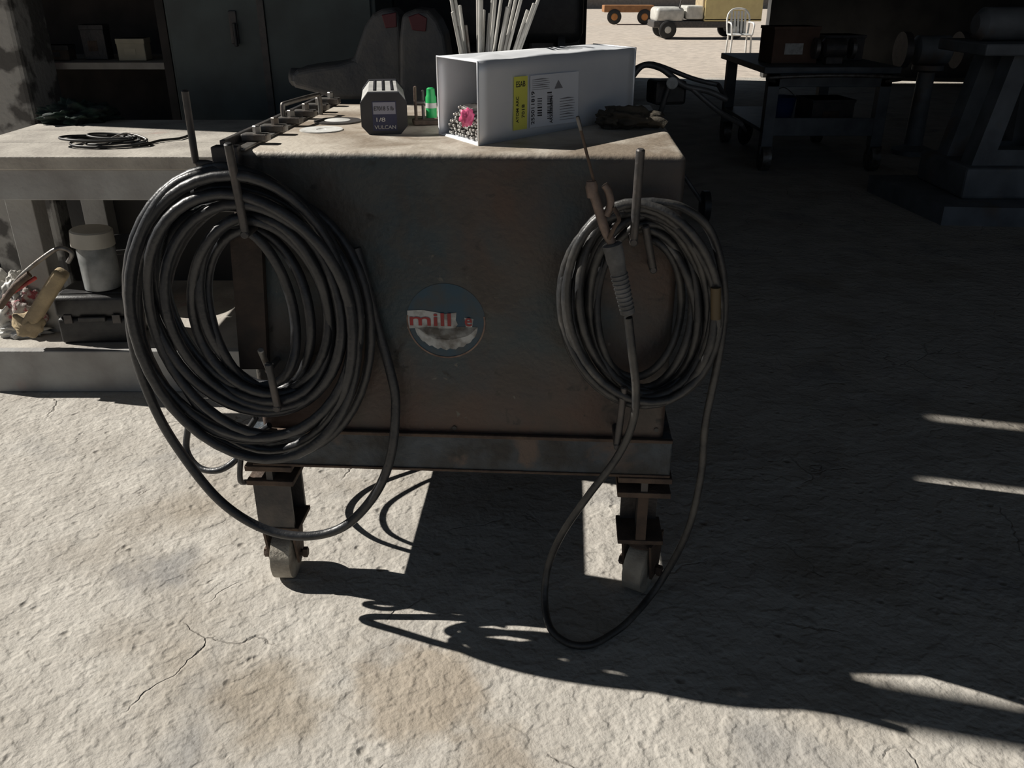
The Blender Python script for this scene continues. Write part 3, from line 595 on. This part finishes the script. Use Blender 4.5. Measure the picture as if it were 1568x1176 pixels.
hc.append(tube('frame',[hp(1030,118),hp(1015,160),hp(1008,190,.1),hp(1010,215,.1)],.016,hcm,4)); hc.append(tube('frame_b',[hp(1060,136),hp(1100,170),hp(1135,190,.1)],.016,hcm,4))
hc.append(tube('frame_c',[hp(1112,152),hp(1100,130,.3)],.014,hcm,1)); hc.append(box('battery',hp(1020,140,.1),(.2,.18,.14),black,.2,.02)); hc.append(lathe('lamp',hp(1028,128,-.05),(0,-1,0.2),[(0,.02),(.03,.035),(.035,.03)],white,20))
wcx=PZ(1140,218,.02); w0=Vector((wcx.x,wcx.y,.125)); hc.append(lathe('wheel',w0+Vector((-.03,0,0)),(1,-.9,0),[(0,.06),(.005,.08),(.012,.115),(.03,.125),(.048,.115),(.055,.08),(.06,.06)],black,36)); hc.append(lathe('hub',w0+Vector((-.035,0.01,0)),(1,-.9,0),[(0,.05),(.07,.05)],steel_g,20))
hc.append(tube('frame_e',[hp(1135,190,.1),w0],.014,hcm,1))
ww=PZ(1008,240,.1); hc.append(lathe('wheel_b',Vector((ww.x,Yh+.1,.1)),(1,0,0),[(0,.06),(.01,.1),(.05,.1),(.06,.06)],black,32)); hc.append(tube('frame_d',[hp(1010,215,.1),Vector((ww.x+.03,Yh+.1,.1))],.014,hcm,1))
group('hand_truck',hc,(1,Yh,0))
pm=mat('machine_grey',(0.18,0.195,0.21),0.6,0.1,(0.11,0.12,0.13),6,0.15,40,rust=(0.16,0.12,0.09),rscale=3)
pmx=[]; a=PZ(1500,345,0)
gx=a.x
pmx.append(hexa('base_plate',[Vector((gx-.25,a.y,0)),Vector((gx+.9,a.y-.1,0)),Vector((gx+.9,a.y+1.0,0)),Vector((gx-.35,a.y+1.0,0)),Vector((gx-.25,a.y,.12)),Vector((gx+.9,a.y-.1,.12)),Vector((gx+.9,a.y+1.0,.12)),Vector((gx-.35,a.y+1.0,.12))],pm))
pmx.append(wbox('base_block',gx-.05,gx+.9,a.y+.2,a.y+.9,.12,.32,pm,.02))
def frameplate(y0,y1):
    o=[(0.02,0.32),(0.75,0.32),(0.62,1.0),(0.14,1.0)]; i=[(0.17,0.42),(0.45,0.42),(0.42,0.88),(0.24,0.88)]
    vs=[Vector((gx+x,y0,z)) for x,z in o+i]+[Vector((gx+x,y1,z)) for x,z in o+i]; fs=[]
    for k in range(4):
        n=(k+1)%4; fs+=[(k,n,4+n,4+k),(8+k,8+n,12+n,12+k),(k,n,8+n,8+k),(4+k,4+n,12+n,12+k)]
    return mesh_obj('frame_casting',vs,fs,pm)
pmx.append(frameplate(a.y+.3,a.y+.45)); pmx.append(frameplate(a.y+.65,a.y+.8)); pmx.append(wbox('table',gx-.1,gx+.95,a.y+.2,a.y+.85,1.0,1.07,pm,.01))
pmx.append(lathe('spindle_head',Vector((gx-.05,a.y+.5,1.17)),(1,0,0),[(0,.06),(.04,.1),(.5,.1),(.55,.07)],pm,32)); 
group('machine_stand',pmx,(gx,a.y+.5,0))
pg=[]; b0=PZ(1395,235,0); pg.append(lathe('pedestal',b0,(0,0,1),[(0,.18),(.04,.18),(.08,.08),(.7,.07),(.72,.13),(.76,.13)],pm,28)); pg.append(lathe('motor',b0+Vector((-.16,0,.88)),(1,0,0),[(0,.07),(.03,.12),(.3,.12),(.33,.07)],pm,28))
for s in (-.27,.22): pg.append(lathe('wheel_guard',b0+Vector((s,0,.88)),(1,0,0),[(0,.15),(.06,.15)],steel_d,32))
group('pedestal_grinder',pg,b0)

# ================= OUTSIDE =================
yw=mat('cream_yellow_paint',(0.62,0.52,0.25),0.5,0,(0.55,0.45,0.22),6); wp=mat('cart_white',(0.55,0.54,0.5),0.5); tire=mat('tire',(0.03,0.03,0.03),0.8)
D0=26.0; xa=PY(1000,50,D0).x; uc=[]
uc.append(box('chassis',(xa+1.3,D0+.6,.38),(2.6,1.2,.18),steel_d,0,.03)); uc.append(box('nose',(xa+.45,D0+.6,.62),(.8,1.2,.4),wp,0,.12,seg=4)); uc.append(box('seat_base',(xa+1.15,D0+.6,.68),(.5,1.1,.35),wp,0,.05)); uc.append(box('seat_back',(xa+1.4,D0+.6,1.05),(.12,1.1,.5),tan,0,.04))
uc.append(box('cargo_bed_floor',(xa+2.2,D0+.6,.50),(1.6,1.25,.08),yw,0,.02)); uc.append(box('bed_side_front',(xa+2.2,D0,.75),(1.6,.05,.55),yw,0,.02)); uc.append(box('bed_side_rear',(xa+2.2,D0+1.2,.75),(1.6,.05,.55),yw,0,.02)); uc.append(box('bed_head',(xa+1.45,D0+.6,.9),(.05,1.2,.75),yw,0,.02)); uc.append(box('bed_tail',(xa+2.97,D0+.6,.9),(.05,1.2,.75),yw,0,.02))
uc.append(tube('rail',[(xa+1.45,D0,1.05),(xa+1.45,D0,1.3),(xa+2.95,D0,1.3),(xa+2.95,D0,1.05)],.025,yw,1)); uc.append(tube('roof_post',[(xa+.7,D0+.05,.8),(xa+.95,D0+.05,1.9)],.025,steel_d,1)); uc.append(box('roof',(xa+1.2,D0+.6,1.92),(1.2,1.2,.05),wp,0,.02))
for x in (xa+.4,xa+2.3):
    for y in (D0-.08,D0+1.1): uc.append(lathe('wheel',(x,y,.24),(0,1,0),[(0,.10),(.0,.19),(.03,.24),(.15,.24),(.18,.19),(.18,.1)],tire,32)); uc.append(lathe('hub',(x,y-.01,.24),(0,1,0),[(0,.08),(.03,.12)],wp,20))
group('utility_cart',uc,(xa+1.3,D0,0))
D1=36.0; xb=PY(925,22,D1).x; hubm=mat('hub_orange',(0.5,0.2,0.05),0.5); wg=[box('deck',(xb+.9,D1,.55),(1.9,.9,.25),mat('orange_brown',(0.35,0.16,0.06),0.6),0,.03),tube('drawbar',[(xb+1.8,D1,.5),(xb+2.5,D1,.3)],.03,steel_d,1)]
for x in (xb+.35,xb+1.5): wg.append(lathe('wheel',(x,D1-.5,.27),(0,1,0),[(0,.12),(0,.22),(.03,.27),(.12,.27),(.15,.22)],tire,28)); wg.append(lathe('hub',(x,D1-.52,.27),(0,1,0),[(0,.1),(.03,.14)],hubm,20))
group('yard_wagon',wg,(xb,D1,0))
ch=[]; Cc=Vector((PY(1133,50,20).x,20,-0.01)); pw_=mat('white_resin',(0.7,0.7,0.68),0.4)
ch.append(box('seat',Cc+Vector((0,0,.42)),(.46,.44,.03),pw_,0,.012,seg=3))
for x in (-.2,.2):
    for y in (-.19,.19): ch.append(rod('leg',Cc+Vector((x*1.1,y*1.1,0)),Cc+Vector((x,y,.42)),.02,pw_))
    ch.append(tube('armrest',[Cc+Vector((x*1.1,-.2,.42)),Cc+Vector((x*1.2,-.2,.62)),Cc+Vector((x*1.2,.0,.66)),Cc+Vector((x*1.1,.22,.66))],.018,pw_,5))
ch.append(tube('back_hoop',[Cc+Vector((-.22,.2,.42)),Cc+Vector((-.24,.26,.75)),Cc+Vector((-.15,.3,.90)),Cc+Vector((0,.31,.93)),Cc+Vector((.15,.3,.90)),Cc+Vector((.24,.26,.75)),Cc+Vector((.22,.2,.42))],.02,pw_,6))
for k in range(5): ch.append(box('slat',Cc+Vector((-.15+k*.075,.25,.66)),(.05,.012,.46),pw_,rot=(-.2,0,0),bev=.004))
group('plastic_chair',ch,Cc)
wbox('wall_yard',-40,60,60,60.5,0,5,mat('yard_wall',(0.4,0.33,0.27),0.9))

# ================= LIGHT / WORLD / CAMERA =================
w=bpy.data.worlds.new('World'); C.scene.world=w; w.use_nodes=True
bg=w.node_tree.nodes['Background']; bg.inputs[0].default_value=(0.58,0.76,1.0,1); bg.inputs[1].default_value=0.17
AZ=math.radians(14.5); EL=math.radians(39)
tr=Vector((math.cos(AZ)*math.cos(EL),-math.sin(AZ)*math.cos(EL),-math.sin(EL)))
sd_=bpy.data.lights.new('sun','SUN'); sd_.energy=6.6; sd_.angle=math.radians(0.5); sd_.color=(1.0,0.955,0.88)
so=bpy.data.objects.new('sun',sd_); link(so); so.location=(-6,3,6); so.rotation_euler=tr.to_track_quat('-Z','Y').to_euler()
cd=bpy.data.cameras.new('camera'); cd.sensor_width=36; cd.lens=36*FPX/1568; cd.clip_end=300
co=bpy.data.objects.new('camera',cd); link(co); co.location=CAM; co.rotation_euler=(math.pi/2-TH,0,0); C.scene.camera=co
C.scene.view_settings.view_transform='Standard'
